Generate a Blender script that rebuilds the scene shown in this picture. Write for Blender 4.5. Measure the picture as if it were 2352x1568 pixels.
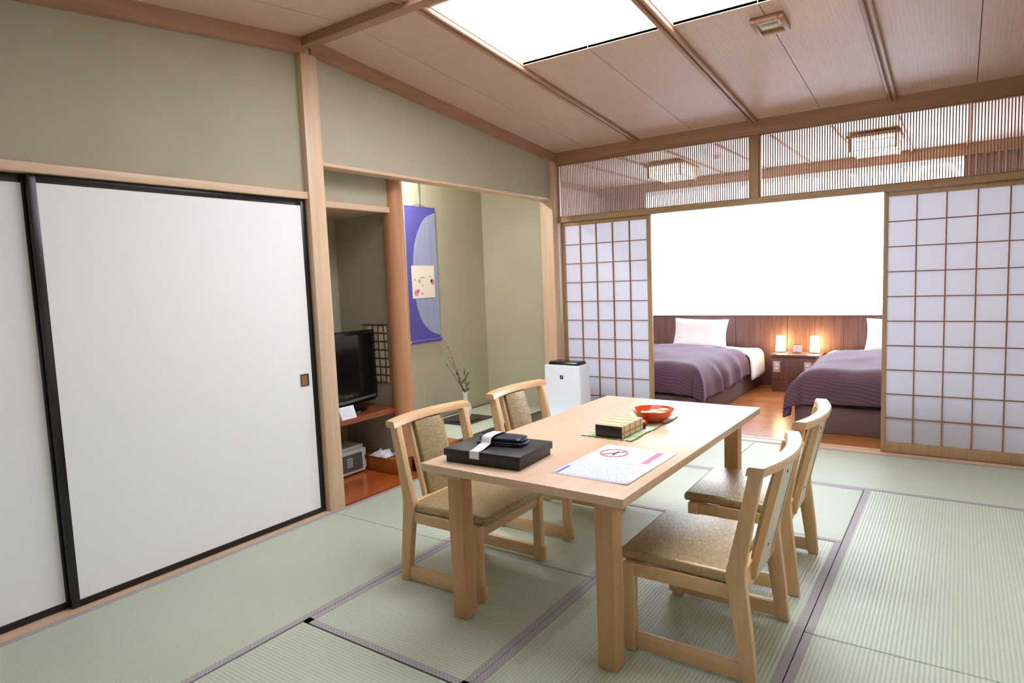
import bpy, bmesh, math, random
from mathutils import Vector, Matrix, Euler, noise
random.seed(7)
PI = math.pi
SC = bpy.context.scene
COL = SC.collection
for o in list(bpy.data.objects): bpy.data.objects.remove(o)

# ------------------------------------------------------------------ camera
CX, CZ, YAW, PIT, ROLL, FPX = 3.1879, 1.3822, -0.6072, -0.0945, -0.0393, 1486.62
f = Vector((math.sin(YAW)*math.cos(PIT), math.cos(YAW)*math.cos(PIT), math.sin(PIT)))
r0 = Vector((math.cos(YAW), -math.sin(YAW), 0)); u0 = r0.cross(f)
rr = math.cos(ROLL)*r0 + math.sin(ROLL)*u0; uu = -math.sin(ROLL)*r0 + math.cos(ROLL)*u0
cd = bpy.data.cameras.new('camera'); cam = bpy.data.objects.new('camera', cd); COL.objects.link(cam)
cam.matrix_world = Matrix(((rr.x, uu.x, -f.x, CX), (rr.y, uu.y, -f.y, 0), (rr.z, uu.z, -f.z, CZ), (0, 0, 0, 1)))
cd.sensor_fit = 'HORIZONTAL'; cd.sensor_width = 36; cd.lens = FPX/2352*36; cd.clip_start = .02
SC.camera = cam

# ------------------------------------------------------------------ view, world, big lights
vs = SC.view_settings
vs.view_transform = 'Standard'; vs.look = 'None'; vs.gamma = 1; vs.use_curve_mapping = False; vs.exposure = 0.08
W = bpy.data.worlds.new('world'); SC.world = W; W.use_nodes = True
bg = W.node_tree.nodes['Background']; bg.inputs[0].default_value = (.72, .83, 1, 1); bg.inputs[1].default_value = 11.0
ld = bpy.data.lights.new('window_portal', 'AREA'); ld.shape = 'RECTANGLE'; ld.size = 3.4; ld.size_y = 1.65
ld.cycles.is_portal = True
lo = bpy.data.objects.new('window_portal', ld); COL.objects.link(lo); lo.location = (1.51, 8.3, 1.64); lo.rotation_euler = (-PI/2, 0, 0)
PANEL_E = 11.8      # luminous ceiling panels
LAMP_E = 17.0       # bedroom ceiling lanterns

# ------------------------------------------------------------------ materials
def nm(name):
    m = bpy.data.materials.new(name); m.use_nodes = True
    nt = m.node_tree; b = nt.nodes['Principled BSDF']
    return m, nt, b
def lin(r, g, b):
    c = lambda v: (v/255/12.92) if v/255 <= .04045 else ((v/255+.055)/1.055)**2.4
    return (c(r), c(g), c(b), 1)
def N(nt, t, **k):
    n = nt.nodes.new(t)
    for a, v in k.items(): setattr(n, a, v)
    return n
def coords(nt, scale=(1, 1, 1), rot=(0, 0, 0)):
    tc = N(nt, 'ShaderNodeTexCoord'); mp = N(nt, 'ShaderNodeMapping')
    nt.links.new(tc.outputs['Object'], mp.inputs[0]); mp.inputs['Scale'].default_value = scale; mp.inputs['Rotation'].default_value = rot
    return mp.outputs[0]
def ramp(nt, fac, stops):
    cr = N(nt, 'ShaderNodeValToRGB'); e = cr.color_ramp.elements
    e[0].position, e[0].color = stops[0]; e[1].position, e[1].color = stops[-1]
    for p, c in stops[1:-1]:
        x = e.new(p); x.color = c
    nt.links.new(fac, cr.inputs[0]); return cr.outputs[0]
def bump(nt, b, h, s, d=.01):
    bp = N(nt, 'ShaderNodeBump'); bp.inputs['Strength'].default_value = s; bp.inputs['Distance'].default_value = d
    nt.links.new(h, bp.inputs['Height']); nt.links.new(bp.outputs[0], b.inputs['Normal'])
def noise_n(nt, co, sc, det=3, rough=.5):
    n = N(nt, 'ShaderNodeTexNoise'); n.inputs['Scale'].default_value = sc; n.inputs['Detail'].default_value = det; n.inputs['Roughness'].default_value = rough
    nt.links.new(co, n.inputs['Vector']); return n.outputs[0]
def plain(name, c, rough=.5, metal=0, spec=.5, bs=0, bsc=200, var=0, vsc=5, coat=0):
    m, nt, b = nm(name)
    b.inputs['Base Color'].default_value = lin(*c); b.inputs['Roughness'].default_value = rough; b.inputs['Metallic'].default_value = metal
    b.inputs['Specular IOR Level'].default_value = spec; b.inputs['Coat Weight'].default_value = coat
    if bs or var:
        co = coords(nt)
        if var:
            n = noise_n(nt, co, vsc, 4)
            d = tuple(max(0, v-var) for v in c); u = tuple(min(255, v+var) for v in c)
            nt.links.new(ramp(nt, n, [(.3, lin(*d)), (.7, lin(*u))]), b.inputs['Base Color'])
        if bs: bump(nt, b, noise_n(nt, co, bsc, 2), bs, .002)
    return m
def wood(name, ca, cb, axis='z', rough=.45, gs=28, spec=.5, coat=0, fine=True):
    m, nt, b = nm(name)
    s = {'x': (.06, 1, 1), 'y': (1, .06, 1), 'z': (1, 1, .06)}[axis]
    co = coords(nt, s)
    n1 = noise_n(nt, co, gs, 5, .6); n2 = noise_n(nt, co, gs*5, 3, .6)
    mx = N(nt, 'ShaderNodeMath', operation='MULTIPLY_ADD'); nt.links.new(n2, mx.inputs[0]); mx.inputs[1].default_value = .35
    nt.links.new(n1, mx.inputs[2])
    nt.links.new(ramp(nt, mx.outputs[0], [(.45, lin(*ca)), (.95, lin(*cb))]), b.inputs['Base Color'])
    b.inputs['Roughness'].default_value = rough; b.inputs['Specular IOR Level'].default_value = spec; b.inputs['Coat Weight'].default_value = coat
    b.inputs['Coat Roughness'].default_value = .2
    bump(nt, b, n2, .05, .002)
    return m
def emit(name, c, e):
    m, nt, b = nm(name)
    b.inputs['Base Color'].default_value = (.8, .8, .8, 1); b.inputs['Emission Color'].default_value = lin(*c); b.inputs['Emission Strength'].default_value = e
    return m

M = {}
HA, HB = (224, 192, 160), (206, 170, 136)
for a in 'xyz': M['hinoki_'+a] = wood('hinoki_'+a, HA, HB, a)
for a in 'xyz': M['brown_'+a] = wood('beam_'+a, (182, 138, 108), (156, 112, 84), a)
M['lattice'] = plain('lattice_wood', (140, 100, 72), .6)
M['table'] = wood('table_wood', (230, 199, 166), (214, 180, 144), 'y', rough=.34, gs=22, coat=.12)
M['tableleg'] = wood('table_leg_wood', (210, 164, 116), (190, 142, 94), 'z', rough=.42)
M['chairwood'] = wood('chair_wood', (224, 186, 140), (204, 162, 112), 'z', rough=.40)
M['chairwood_x'] = wood('chair_wood_x', (224, 186, 140), (204, 162, 112), 'x', rough=.40)
M['chairwood_y'] = wood('chair_wood_y', (224, 186, 140), (204, 162, 112), 'y', rough=.36, coat=.1)
M['redpost'] = wood('post_wood', (204, 150, 108), (178, 120, 78), 'z', rough=.35, gs=14)
M['redwood_y'] = wood('shelf_wood', (150, 76, 40), (120, 56, 28), 'y', rough=.25, gs=18)
M['orangefloor'] = wood('alcove_floor', (186, 98, 44), (160, 76, 30), 'y', rough=.16, gs=9)
M['orangeside'] = wood('platform_wood', (176, 106, 42), (150, 84, 30), 'x', rough=.3, gs=12)
M['lacquer'] = plain('black_lacquer', (22, 17, 15), .28)
M['lacquer_dk'] = plain('dark_trim', (62, 58, 42), .4)
M['plaster'] = plain('wall_plaster', (177, 169, 145), .88, spec=.2, bs=.15, bsc=350, var=3, vsc=3)
M['plaster_cream'] = plain('bedroom_plaster', (225, 212, 196), .9, spec=.2, bs=.1, bsc=300)
M['darkback'] = plain('ceiling_back', (110, 82, 64), .9)

def fusuma():
    m, nt, b = nm('fusuma_paper'); co = coords(nt, (1, 1, .2))
    nt.links.new(ramp(nt, noise_n(nt, co, 60, 4), [(.3, lin(243, 243, 240)), (.7, lin(245, 245, 242))]), b.inputs['Base Color'])
    b.inputs['Roughness'].default_value = .75; b.inputs['Specular IOR Level'].default_value = .25
    return m
M['fusuma'] = fusuma()
def ceil_m():
    m, nt, b = nm('ceiling_board')
    w = N(nt, 'ShaderNodeTexWave'); w.wave_type = 'BANDS'; w.bands_direction = 'X'; w.inputs['Scale'].default_value = 14; w.inputs['Distortion'].default_value = .6
    co = coords(nt); nt.links.new(co, w.inputs['Vector'])
    n = noise_n(nt, coords(nt, (1, .05, 1)), 60, 4)
    ad = N(nt, 'ShaderNodeMath', operation='MULTIPLY_ADD'); nt.links.new(w.outputs['Fac'], ad.inputs[0]); ad.inputs[1].default_value = .25; nt.links.new(n, ad.inputs[2])
    nt.links.new(ramp(nt, ad.outputs[0], [(.3, lin(202, 168, 148)), (.9, lin(216, 184, 166))]), b.inputs['Base Color'])
    b.inputs['Roughness'].default_value = .42; b.inputs['Specular IOR Level'].default_value = .5
    return m
M['ceiling'] = ceil_m()
def tatami(axis):
    m, nt, b = nm('tatami_'+axis)
    co = coords(nt)
    w = N(nt, 'ShaderNodeTexWave'); w.wave_type = 'BANDS'; w.bands_direction = 'Y' if axis == 'x' else 'X'
    w.inputs['Scale'].default_value = 20.5; w.inputs['Distortion'].default_value = 0; nt.links.new(co, w.inputs['Vector'])
    s = (1, 12, 1) if axis == 'x' else (12, 1, 1)
    # rush strands run across the mat, ribs along it
    n = noise_n(nt, coords(nt, (40, 3, 1) if axis == 'x' else (3, 40, 1)), 12, 4, .7)
    big = noise_n(nt, co, 1.6, 3)
    ad = N(nt, 'ShaderNodeMath', operation='MULTIPLY_ADD'); nt.links.new(w.outputs['Fac'], ad.inputs[0]); ad.inputs[1].default_value = .34; nt.links.new(n, ad.inputs[2])
    ad2 = N(nt, 'ShaderNodeMath', operation='MULTIPLY_ADD'); nt.links.new(big, ad2.inputs[0]); ad2.inputs[1].default_value = .25; nt.links.new(ad.outputs[0], ad2.inputs[2])
    nt.links.new(ramp(nt, ad2.outputs[0], [(.45, lin(170, 179, 154)), (.72, lin(186, 194, 170)), (1, lin(202, 208, 188))]), b.inputs['Base Color'])
    b.inputs['Roughness'].default_value = .42; b.inputs['Specular IOR Level'].default_value = .26
    bump(nt, b, w.outputs['Fac'], .35, .003)
    return m
M['tatami_x'] = tatami('x'); M['tatami_y'] = tatami('y')
def heri():
    m, nt, b = nm('mat_border')
    co = coords(nt, (1, 1, 1)); ck = N(nt, 'ShaderNodeTexChecker'); ck.inputs['Scale'].default_value = 110
    nt.links.new(co, ck.inputs['Vector']); ck.inputs[1].default_value = lin(180, 173, 174); ck.inputs[2].default_value = lin(158, 150, 153)
    nt.links.new(ck.outputs[0], b.inputs['Base Color']); b.inputs['Roughness'].default_value = .65
    return m
M['heri'] = heri()
def paper_m():
    m, nt, b = nm('shoji_paper')
    out = nt.nodes['Material Output']
    d = N(nt, 'ShaderNodeBsdfDiffuse'); t = N(nt, 'ShaderNodeBsdfTranslucent'); mx = N(nt, 'ShaderNodeMixShader')
    d.inputs[0].default_value = (.74, .74, .78, 1); t.inputs[0].default_value = (.76, .75, .79, 1); mx.inputs[0].default_value = .6
    nt.links.new(d.outputs[0], mx.inputs[1]); nt.links.new(t.outputs[0], mx.inputs[2]); nt.links.new(mx.outputs[0], out.inputs[0])
    return m
M['shoji'] = paper_m()
def sheer_m():
    m, nt, b = nm('sheer_fabric')
    out = nt.nodes['Material Output']
    d = N(nt, 'ShaderNodeBsdfTranslucent'); t = N(nt, 'ShaderNodeBsdfTransparent'); mx = N(nt, 'ShaderNodeMixShader')
    d.inputs[0].default_value = (.9, .9, .92, 1); mx.inputs[0].default_value = .62
    nt.links.new(d.outputs[0], mx.inputs[1]); nt.links.new(t.outputs[0], mx.inputs[2]); nt.links.new(mx.outputs[0], out.inputs[0])
    return m
M['sheer'] = sheer_m()
def glass_m():
    m, nt, b = nm('window_glass')
    out = nt.nodes['Material Output']
    g = N(nt, 'ShaderNodeBsdfGlossy'); g.inputs['Roughness'].default_value = .02; t = N(nt, 'ShaderNodeBsdfTransparent'); mx = N(nt, 'ShaderNodeMixShader')
    mx.inputs[0].default_value = .93
    nt.links.new(g.outputs[0], mx.inputs[1]); nt.links.new(t.outputs[0], mx.inputs[2]); nt.links.new(mx.outputs[0], out.inputs[0])
    return m
M['glass'] = glass_m()
def leather():
    m, nt, b = nm('chair_leatherette')
    co = coords(nt, (1, 1, 1)); n = noise_n(nt, coords(nt, (1.0, .35, 1)), 120, 4, .6)
    nt.links.new(ramp(nt, n, [(.3, lin(150, 130, 92)), (.7, lin(184, 164, 122))]), b.inputs['Base Color'])
    b.inputs['Roughness'].default_value = .36; b.inputs['Metallic'].default_value = .3
    bump(nt, b, n, .5, .003)
    return m
M['leather'] = leather(); M['backboard'] = plain('greyish_back_board', (206, 194, 174), .4)  # back board in one even greyish beige, greyer than the chair wood
def duvet_m():
    m, nt, b = nm('duvet_cloth')
    w = N(nt, 'ShaderNodeTexWave'); w.bands_direction = 'DIAGONAL'; w.inputs['Scale'].default_value = 17; w.inputs['Distortion'].default_value = .5; w.inputs['Detail Scale'].default_value = 3
    nt.links.new(coords(nt, (.25, 1, 1)), w.inputs['Vector'])
    nt.links.new(ramp(nt, w.outputs['Fac'], [(.2, lin(92, 66, 80)), (.8, lin(106, 79, 94))]), b.inputs['Base Color'])
    b.inputs['Roughness'].default_value = .75; b.inputs['Specular IOR Level'].default_value = .25; b.inputs['Sheen Weight'].default_value = .08
    bump(nt, b, w.outputs['Fac'], .15, .003)
    return m
M['duvet'] = duvet_m()
def panel_m():
    m, nt, b = nm('headboard_panel')
    co = coords(nt, (1, 1, .05)); n = noise_n(nt, co, 50, 4, .6)
    nt.links.new(ramp(nt, n, [(.3, lin(98, 68, 64)), (.7, lin(128, 93, 88))]), b.inputs['Base Color'])
    b.inputs['Roughness'].default_value = .4
    return m
M['panel'] = panel_m()
def planks():
    m, nt, b = nm('bedroom_flooring')
    br = N(nt, 'ShaderNodeTexBrick'); br.inputs['Scale'].default_value = 1; br.inputs['Brick Width'].default_value = .9; br.inputs['Row Height'].default_value = .09; br.inputs['Mortar Size'].default_value = .0015
    br.inputs[1].default_value = lin(196, 124, 70); br.inputs[2].default_value = lin(180, 108, 58); br.inputs[3].default_value = lin(120, 66, 34)
    nt.links.new(coords(nt), br.inputs['Vector']); n = noise_n(nt, coords(nt, (.08, 1, 1)), 40, 4)
    mx = N(nt, 'ShaderNodeMixRGB', blend_type='MULTIPLY'); mx.inputs[0].default_value = .35
    nt.links.new(br.outputs[0], mx.inputs[1]); nt.links.new(n, mx.inputs[2]); nt.links.new(mx.outputs[0], b.inputs['Base Color'])
    b.inputs['Roughness'].default_value = .22
    return m
M['planks'] = planks()
for a in 'xyz': M['screenwood_'+a] = wood('screen_wood_'+a, (180, 146, 106), (152, 118, 82), a)
M['white_linen'] = plain('white_linen', (240, 238, 240), .8, spec=.2)
M['bedbase'] = plain('bed_base', (112, 88, 84), .75)
M['curtain'] = plain('curtain_cloth', (150, 118, 112), .85, spec=.2)
M['black'] = plain('black_plastic', (14, 14, 17), .22)
M['screen'] = plain('tv_screen', (16, 13, 16), .08)
M['silver'] = plain('silver_plastic', (110, 110, 112), .35, metal=.5)
M['white'] = plain('white_plastic', (240, 243, 250), .38)
M['safe'] = plain('safe_paint', (222, 222, 216), .45)
M['safe_dk'] = plain('safe_panel', (92, 94, 96), .45)
M['paperw'] = plain('white_paper', (238, 238, 244), .7)
M['boxblack'] = plain('box_black', (33, 30, 27), .42, bs=.2, bsc=400)
M['bagcloth'] = plain('bag_cloth', (36, 36, 52), .45, var=14, vsc=160, bs=.6, bsc=60)
M['orange'] = plain('orange_lacquer', (206, 74, 26), .25, coat=.4)
M['candy'] = plain('wafer', (240, 228, 196), .5)
M['pink'] = plain('pink_print', (226, 130, 150), .7); M['red'] = plain('red_print', (232, 120, 140), .7)
M['blue'] = plain('blue_print', (120, 104, 205), .7); M['pale'] = plain('pale_print', (196, 208, 232), .7); M['dkp'] = plain('dark_print', (80, 84, 100), .7)
M['pkp'] = plain('pale_pink_print', (248, 190, 204), .7)
M['green_dk'] = plain('leaf_green', (86, 104, 66), .5); M['twig'] = plain('twig', (84, 72, 58), .7)
M['vase'] = plain('vase_glaze', (232, 228, 214), .25); M['vasemat'] = plain('vase_board', (52, 38, 38), .3)
M['purple'] = plain('scroll_purple', (88, 82, 152), .8, spec=.2, var=3, vsc=90)
M['greyblue'] = wood('scroll_grey', (160, 166, 192), (142, 148, 172), 'z', rough=.8, gs=40, spec=.2)
M['card'] = plain('picture_paper', (236, 226, 206), .8, spec=.2)
M['cord'] = plain('cord', (92, 84, 66), .8)
M['roller'] = plain('scroll_roller', (196, 150, 110), .5)
M['lantern'] = emit('lantern_paper', (255, 246, 230), LAMP_E)
M['lightpanel'] = emit('light_panel', (240, 243, 255), PANEL_E); M['lightpanel_low'] = emit('light_panel_low', (240, 243, 255), 4.0)
M['bedlamp'] = emit('bedside_shade', (255, 210, 136), 32)
M['tube'] = emit('tube_light', (240, 246, 255), 560)
M['emerg'] = plain('reflector', (222, 216, 196), .3, metal=.3)
M['bulb'] = plain('bulb_glass', (235, 232, 220), .1)
def plaid(n, ca, cb, s):
    m, nt, b = nm(n)
    outs = []
    for d, k in (('Y', s*.62), ('Z', s*.78)):
        w = N(nt, 'ShaderNodeTexWave'); w.bands_direction = d; w.inputs['Scale'].default_value = k; w.inputs['Distortion'].default_value = .5
        nt.links.new(coords(nt), w.inputs['Vector']); outs.append(ramp(nt, w.outputs['Fac'], [(.84, (0, 0, 0, 1)), (.93, (1, 1, 1, 1))]))
    mx = N(nt, 'ShaderNodeMath', operation='MAXIMUM'); nt.links.new(outs[0], mx.inputs[0]); nt.links.new(outs[1], mx.inputs[1])
    nt.links.new(ramp(nt, mx.outputs[0], [(0, lin(*ca)), (1, lin(*cb))]), b.inputs['Base Color']); b.inputs['Roughness'].default_value = .8
    return m
M['weave'] = plaid('bamboo_weave', (222, 196, 156), (172, 142, 100), 9)
def plaidx():
    m, nt, b = nm('plaid_cloth')
    outs = []
    for d, k in (('X', 5.2), ('Z', 5.0)):
        w = N(nt, 'ShaderNodeTexWave'); w.bands_direction = d; w.inputs['Scale'].default_value = k; w.inputs['Distortion'].default_value = .8
        nt.links.new(coords(nt), w.inputs['Vector']); outs.append(ramp(nt, w.outputs['Fac'], [(.86, (0, 0, 0, 1)), (.94, (1, 1, 1, 1))]))
    mx = N(nt, 'ShaderNodeMath', operation='MAXIMUM'); nt.links.new(outs[0], mx.inputs[0]); nt.links.new(outs[1], mx.inputs[1])
    nt.links.new(ramp(nt, mx.outputs[0], [(0, lin(214, 198, 166)), (1, lin(86, 68, 46))]), b.inputs['Base Color']); b.inputs['Roughness'].default_value = .8
    return m
M['plaid'] = plaidx()
def runner_m():
    m, nt, b = nm('runner_cloth')
    n = noise_n(nt, coords(nt), 9, 3, .6)
    nt.links.new(ramp(nt, n, [(.40, lin(150, 168, 116)), (.50, lin(184, 194, 150)), (.56, lin(226, 224, 206))]), b.inputs['Base Color']); b.inputs['Roughness'].default_value = .7
    return m
M['runner'] = runner_m(); M['runner_edge'] = plain('runner_edge', (112, 100, 66), .7, var=20, vsc=40)
def deco():
    m, nt, b = nm('patterned_cloth'); n = noise_n(nt, coords(nt), 60, 2)
    nt.links.new(ramp(nt, n, [(.47, lin(214, 216, 206)), (.53, lin(110, 120, 104))]), b.inputs['Base Color']); return m
M['deco'] = deco()

# ------------------------------------------------------------------ mesh helpers
class MB:
    def __init__(s): s.bm = bmesh.new()
    def box(s, x0, x1, y0, y1, z0, z1):
        v = [s.bm.verts.new(p) for p in ((x0,y0,z0),(x1,y0,z0),(x1,y1,z0),(x0,y1,z0),(x0,y0,z1),(x1,y0,z1),(x1,y1,z1),(x0,y1,z1))]
        for q in ((0,3,2,1),(4,5,6,7),(0,1,5,4),(1,2,6,5),(2,3,7,6),(3,0,4,7)): s.bm.faces.new([v[i] for i in q])
        return v
    def hexa(s, P):
        v = [s.bm.verts.new(p) for p in P]
        for q in ((0,3,2,1),(4,5,6,7),(0,1,5,4),(1,2,6,5),(2,3,7,6),(3,0,4,7)): s.bm.faces.new([v[i] for i in q])
        return v
    def bev(s, v, r, seg=2):
        es = list({e for q in v for e in q.link_edges})
        bmesh.ops.bevel(s.bm, geom=es, offset=r, segments=seg, profile=.5, affect='EDGES')
    def rbox(s, x0, x1, y0, y1, z0, z1, r=.003, seg=2):
        s.bev(s.box(x0, x1, y0, y1, z0, z1), r, seg)
    def prism(s, pts, axis, a, b, r=0, seg=2):
        def P(p, t): return {'x': (t, p[0], p[1]), 'y': (p[0], t, p[1]), 'z': (p[0], p[1], t)}[axis]
        A = [s.bm.verts.new(P(p, a)) for p in pts]; B = [s.bm.verts.new(P(p, b)) for p in pts]; n = len(pts)
        fs = [s.bm.faces.new(A), s.bm.faces.new(B[::-1])]
        for i in range(n): fs.append(s.bm.faces.new([A[i], B[i], B[(i+1) % n], A[(i+1) % n]]))
        bmesh.ops.recalc_face_normals(s.bm, faces=fs)
        if r: s.bev(A+B, r, seg)
    def tube(s, pts, rad, n=10, cap=True):
        pts = [Vector(p) for p in pts]; rings = []
        for i, p in enumerate(pts):
            t = (pts[min(i+1, len(pts)-1)] - pts[max(i-1, 0)]).normalized()
            a = Vector((0, 0, 1)) if abs(t.z) < .9 else Vector((1, 0, 0))
            e1 = t.cross(a).normalized(); e2 = t.cross(e1)
            R = rad[i] if isinstance(rad, (list, tuple)) else rad
            rings.append([s.bm.verts.new(p + R*(math.cos(2*PI*k/n)*e1 + math.sin(2*PI*k/n)*e2)) for k in range(n)])
        for A, B in zip(rings, rings[1:]):
            for k in range(n): s.bm.faces.new([A[k], A[(k+1) % n], B[(k+1) % n], B[k]])
        if cap:
            s.bm.faces.new(rings[0][::-1]); s.bm.faces.new(rings[-1])
    def lathe(s, prof, c=(0, 0, 0), n=32):
        rings = []
        for r, z in prof:
            if r < 1e-5: rings.append([s.bm.verts.new((c[0], c[1], c[2]+z))])
            else: rings.append([s.bm.verts.new((c[0]+r*math.cos(2*PI*k/n), c[1]+r*math.sin(2*PI*k/n), c[2]+z)) for k in range(n)])
        for A, B in zip(rings, rings[1:]):
            if len(A) == 1 and len(B) == 1: continue
            for k in range(n):
                a, b2 = A[k % len(A)], A[(k+1) % len(A)]; c2, d = B[(k+1) % len(B)], B[k % len(B)]
                q = [a, b2, c2, d] if len(A) > 1 and len(B) > 1 else ([a, c2, d] if len(A) == 1 else [a, b2, c2])
                s.bm.faces.new(q)
    def grid(s, nx, ny, fn):
        v = [[s.bm.verts.new(fn(i/(nx-1), j/(ny-1))) for j in range(ny)] for i in range(nx)]
        for i in range(nx-1):
            for j in range(ny-1): s.bm.faces.new([v[i][j], v[i+1][j], v[i+1][j+1], v[i][j+1]])
        return v
    def build(s, name, mat, parent=None, smooth=True, ang=35, xf=None, recalc=True):
        if recalc: bmesh.ops.recalc_face_normals(s.bm, faces=s.bm.faces)
        if xf is not None: bmesh.ops.transform(s.bm, matrix=xf, verts=s.bm.verts)
        me = bpy.data.meshes.new(name); s.bm.to_mesh(me); s.bm.free()
        me.materials.append(M[mat] if isinstance(mat, str) else mat)
        if smooth:
            for p in me.polygons: p.use_smooth = True
            me.set_sharp_from_angle(angle=math.radians(ang))
        o = bpy.data.objects.new(name, me); COL.objects.link(o)
        if parent: o.parent = parent
        return o
def tag(o, label, cat, group=None, kind=None):
    o['label'] = label; o['category'] = cat
    if group: o['group'] = group
    if kind: o['kind'] = kind
    return o
def thing(name, label, cat, loc=(0, 0, 0), rz=0, group=None):
    o = bpy.data.objects.new(name, None); COL.objects.link(o); o.location = loc; o.rotation_euler = (0, 0, rz); o.empty_display_size = .1
    return tag(o, label, cat, group)
def struct(o): o['kind'] = 'structure'; return o
def copy_tree(o, parent=None):
    c = o.copy(); COL.objects.link(c); c.parent = parent
    for ch in list(o.children): copy_tree(ch, c)
    return c
def B1(name, mat, *boxes, parent=None, r=0):
    m = MB()
    for b in boxes:
        if r: m.rbox(*b, r=r)
        else: m.box(*b)
    return m.build(name, mat, parent)

# ------------------------------------------------------------------ the room shell
D = 5.436                      # plane of the sliding paper screens
XR = 3.665                     # right wall
YN = -1.5                      # wall behind the viewer
zc = lambda y: 2.83 - .1*abs(y-2.6)
struct(B1('floor', 'tatami_x', (-.1, XR, YN, 5.36, -.12, -.047), (.02, XR, YN, -.28, -.047, -.001)))
struct(B1('floor', 'planks', (-.95, 3.8, 5.50, 8.3, -.12, 0)))
struct(B1('floor', 'orangefloor', (-.87, 0.0, 2.60, 3.97, -.1, 0)))
# sill boards
struct(B1('trim_1', 'hinoki_y', (-.12, .02, YN, 2.65, -.06, .0)))
m = MB(); m.box(0, XR, 5.36, 5.425, -.06, .002); m.box(0, XR, 5.432, 5.458, -.06, -.001); m.box(0, XR, 5.464, 5.50, -.06, .002); m.box(0, XR, 5.36, 5.5, -.07, -.006)
struct(m.build('trim_2', 'hinoki_x'))

# left wall
struct(B1('wall_left', 'plaster', (-.12, -.03, YN, 2.54, 1.95, 2.95)))
struct(B1('wall_left', 'plaster', (-.10, -.004, 2.652, 5.44, 2.13, 2.9)))
struct(B1('trim_3', 'hinoki_y', (-.12, .0, YN, 2.54, 1.907, 1.948), r=.002))       # head rail of the sliding doors
struct(B1('trim_4', 'hinoki_z', (-.12, .012, 2.535, 2.652, 0, 2.80), r=.003))      # main post
struct(B1('trim_5', 'hinoki_y', (-.11, .002, 2.652, 5.44, 2.114, 2.134), r=.002))    # lintel strip over the alcove
m = MB(); m.rbox(-.12, .018, 5.314, 5.436, 0, 2.5)
struct(m.build('trim_6', 'hinoki_z'))                                              # corner post
# cornice
def slope_box(m, x0, x1, y0, y1, d0, d1):
    m.hexa([(x0,y0,zc(y0)+d0),(x1,y0,zc(y0)+d0),(x1,y1,zc(y1)+d0),(x0,y1,zc(y1)+d0),(x0,y0,zc(y0)+d1),(x1,y0,zc(y0)+d1),(x1,y1,zc(y1)+d1),(x0,y1,zc(y1)+d1)])
m = MB(); slope_box(m, -.1, .03, YN, 2.56, -.085, 0); slope_box(m, -.1, .03, 2.6, 5.42, -.085, 0)
struct(m.build('trim_7', 'brown_y'))
# screen wall: big beam, head rail, middle post
struct(B1('trim_8', 'brown_x', (.018, XR, 5.375, 5.50, 2.462, 2.62), (.018, XR, 5.395, 5.49, 2.447, 2.464)))
struct(B1('trim_9', 'screenwood_x', (.018, XR, 5.405, 5.50, 1.908, 1.954), r=.002))
struct(B1('trim_10', 'screenwood_z', (1.793, 1.859, 5.405, 5.49, 1.954, 2.45), r=.002))
struct(B1('wall_right', 'plaster', (XR, XR+.1, YN, 5.5, 1.91, 2.95)))
struct(B1('wall_near', 'plaster', (-.12, XR+.1, YN-.1, YN, 1.91, 2.95)))
struct(B1('wall_right', 'fusuma', (XR, XR+.1, YN, 5.5, 0, 1.91)))
struct(B1('wall_near', 'fusuma', (-.12, XR+.1, YN-.1, YN, 0, 1.91)))
# ridge beam
struct(B1('trim_11', 'brown_x', (-.01, XR, 2.535, 2.605, 2.775, 2.9), r=.003))

# ceiling boards
PX = [(.88, 1.795), (1.865, 2.735)]; PY = (2.70, 3.567)
m = MB()
seams = [.36, .845, 1.34, 1.83, 2.31, 2.77, 3.25]
edges = [0] + seams + [XR]
def boards(y0, y1, py0, py1):
    for i in range(len(edges)-1):
        a, b = edges[i]+.002, edges[i+1]-.002
        if a > .8 and b < 2.8:
            lo_, hi_ = (y0, py0), (py1, y1)
            for q0, q1 in (lo_, hi_):
                if abs(q1-q0) > .01: slope_box(m, a, b, q0, q1, 0, .014)
        else: slope_box(m, a, b, y0, y1, 0, .014)
boards(2.6, 5.42, PY[0], PY[1]); boards(YN, 2.6, 5.2-PY[1], 5.2-PY[0])
struct(m.build('ceiling', 'ceiling', smooth=False))
m = MB()
for y0, y1, p0, p1 in ((2.6, 5.5, PY[0], PY[1]), (YN, 2.6, 5.2-PY[1], 5.2-PY[0])):
    slope_box(m, -.15, XR+.1, y0, y1, .075, .11)
    slope_box(m, -.15, .86, y0, y1, .02, .05); slope_box(m, 2.76, XR+.1, y0, y1, .02, .05)
    slope_box(m, .86, 2.76, y0, p0, .02, .05); slope_box(m, .86, 2.76, p1, y1, .02, .05)
struct(m.build('ceiling', 'darkback', smooth=False))
# battens
m = MB()
for xb in (.845, 1.83, 2.77):
    for s in (-1, 1):
        xa = xb + s*.0175
        for (y0, y1) in ((2.605, 5.40), (YN, 2.535)):
            a, b = xa-.0125, xa+.0125
            v = m.hexa([(a,y0,zc(y0)-.030),(b,y0,zc(y0)-.030),(b,y1,zc(y1)-.030),(a,y1,zc(y1)-.030),(a,y0,zc(y0)+.002),(b,y0,zc(y0)+.002),(b,y1,zc(y1)+.002),(a,y1,zc(y1)+.002)])
            m.bev(v, .008, 3)
    for (y0, y1) in ((2.605, 5.40), (YN, 2.535)): slope_box(m, xb-.01, xb+.01, y0, y1, -.012, .002)
struct(m.build('trim_12', 'brown_y'))
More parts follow.
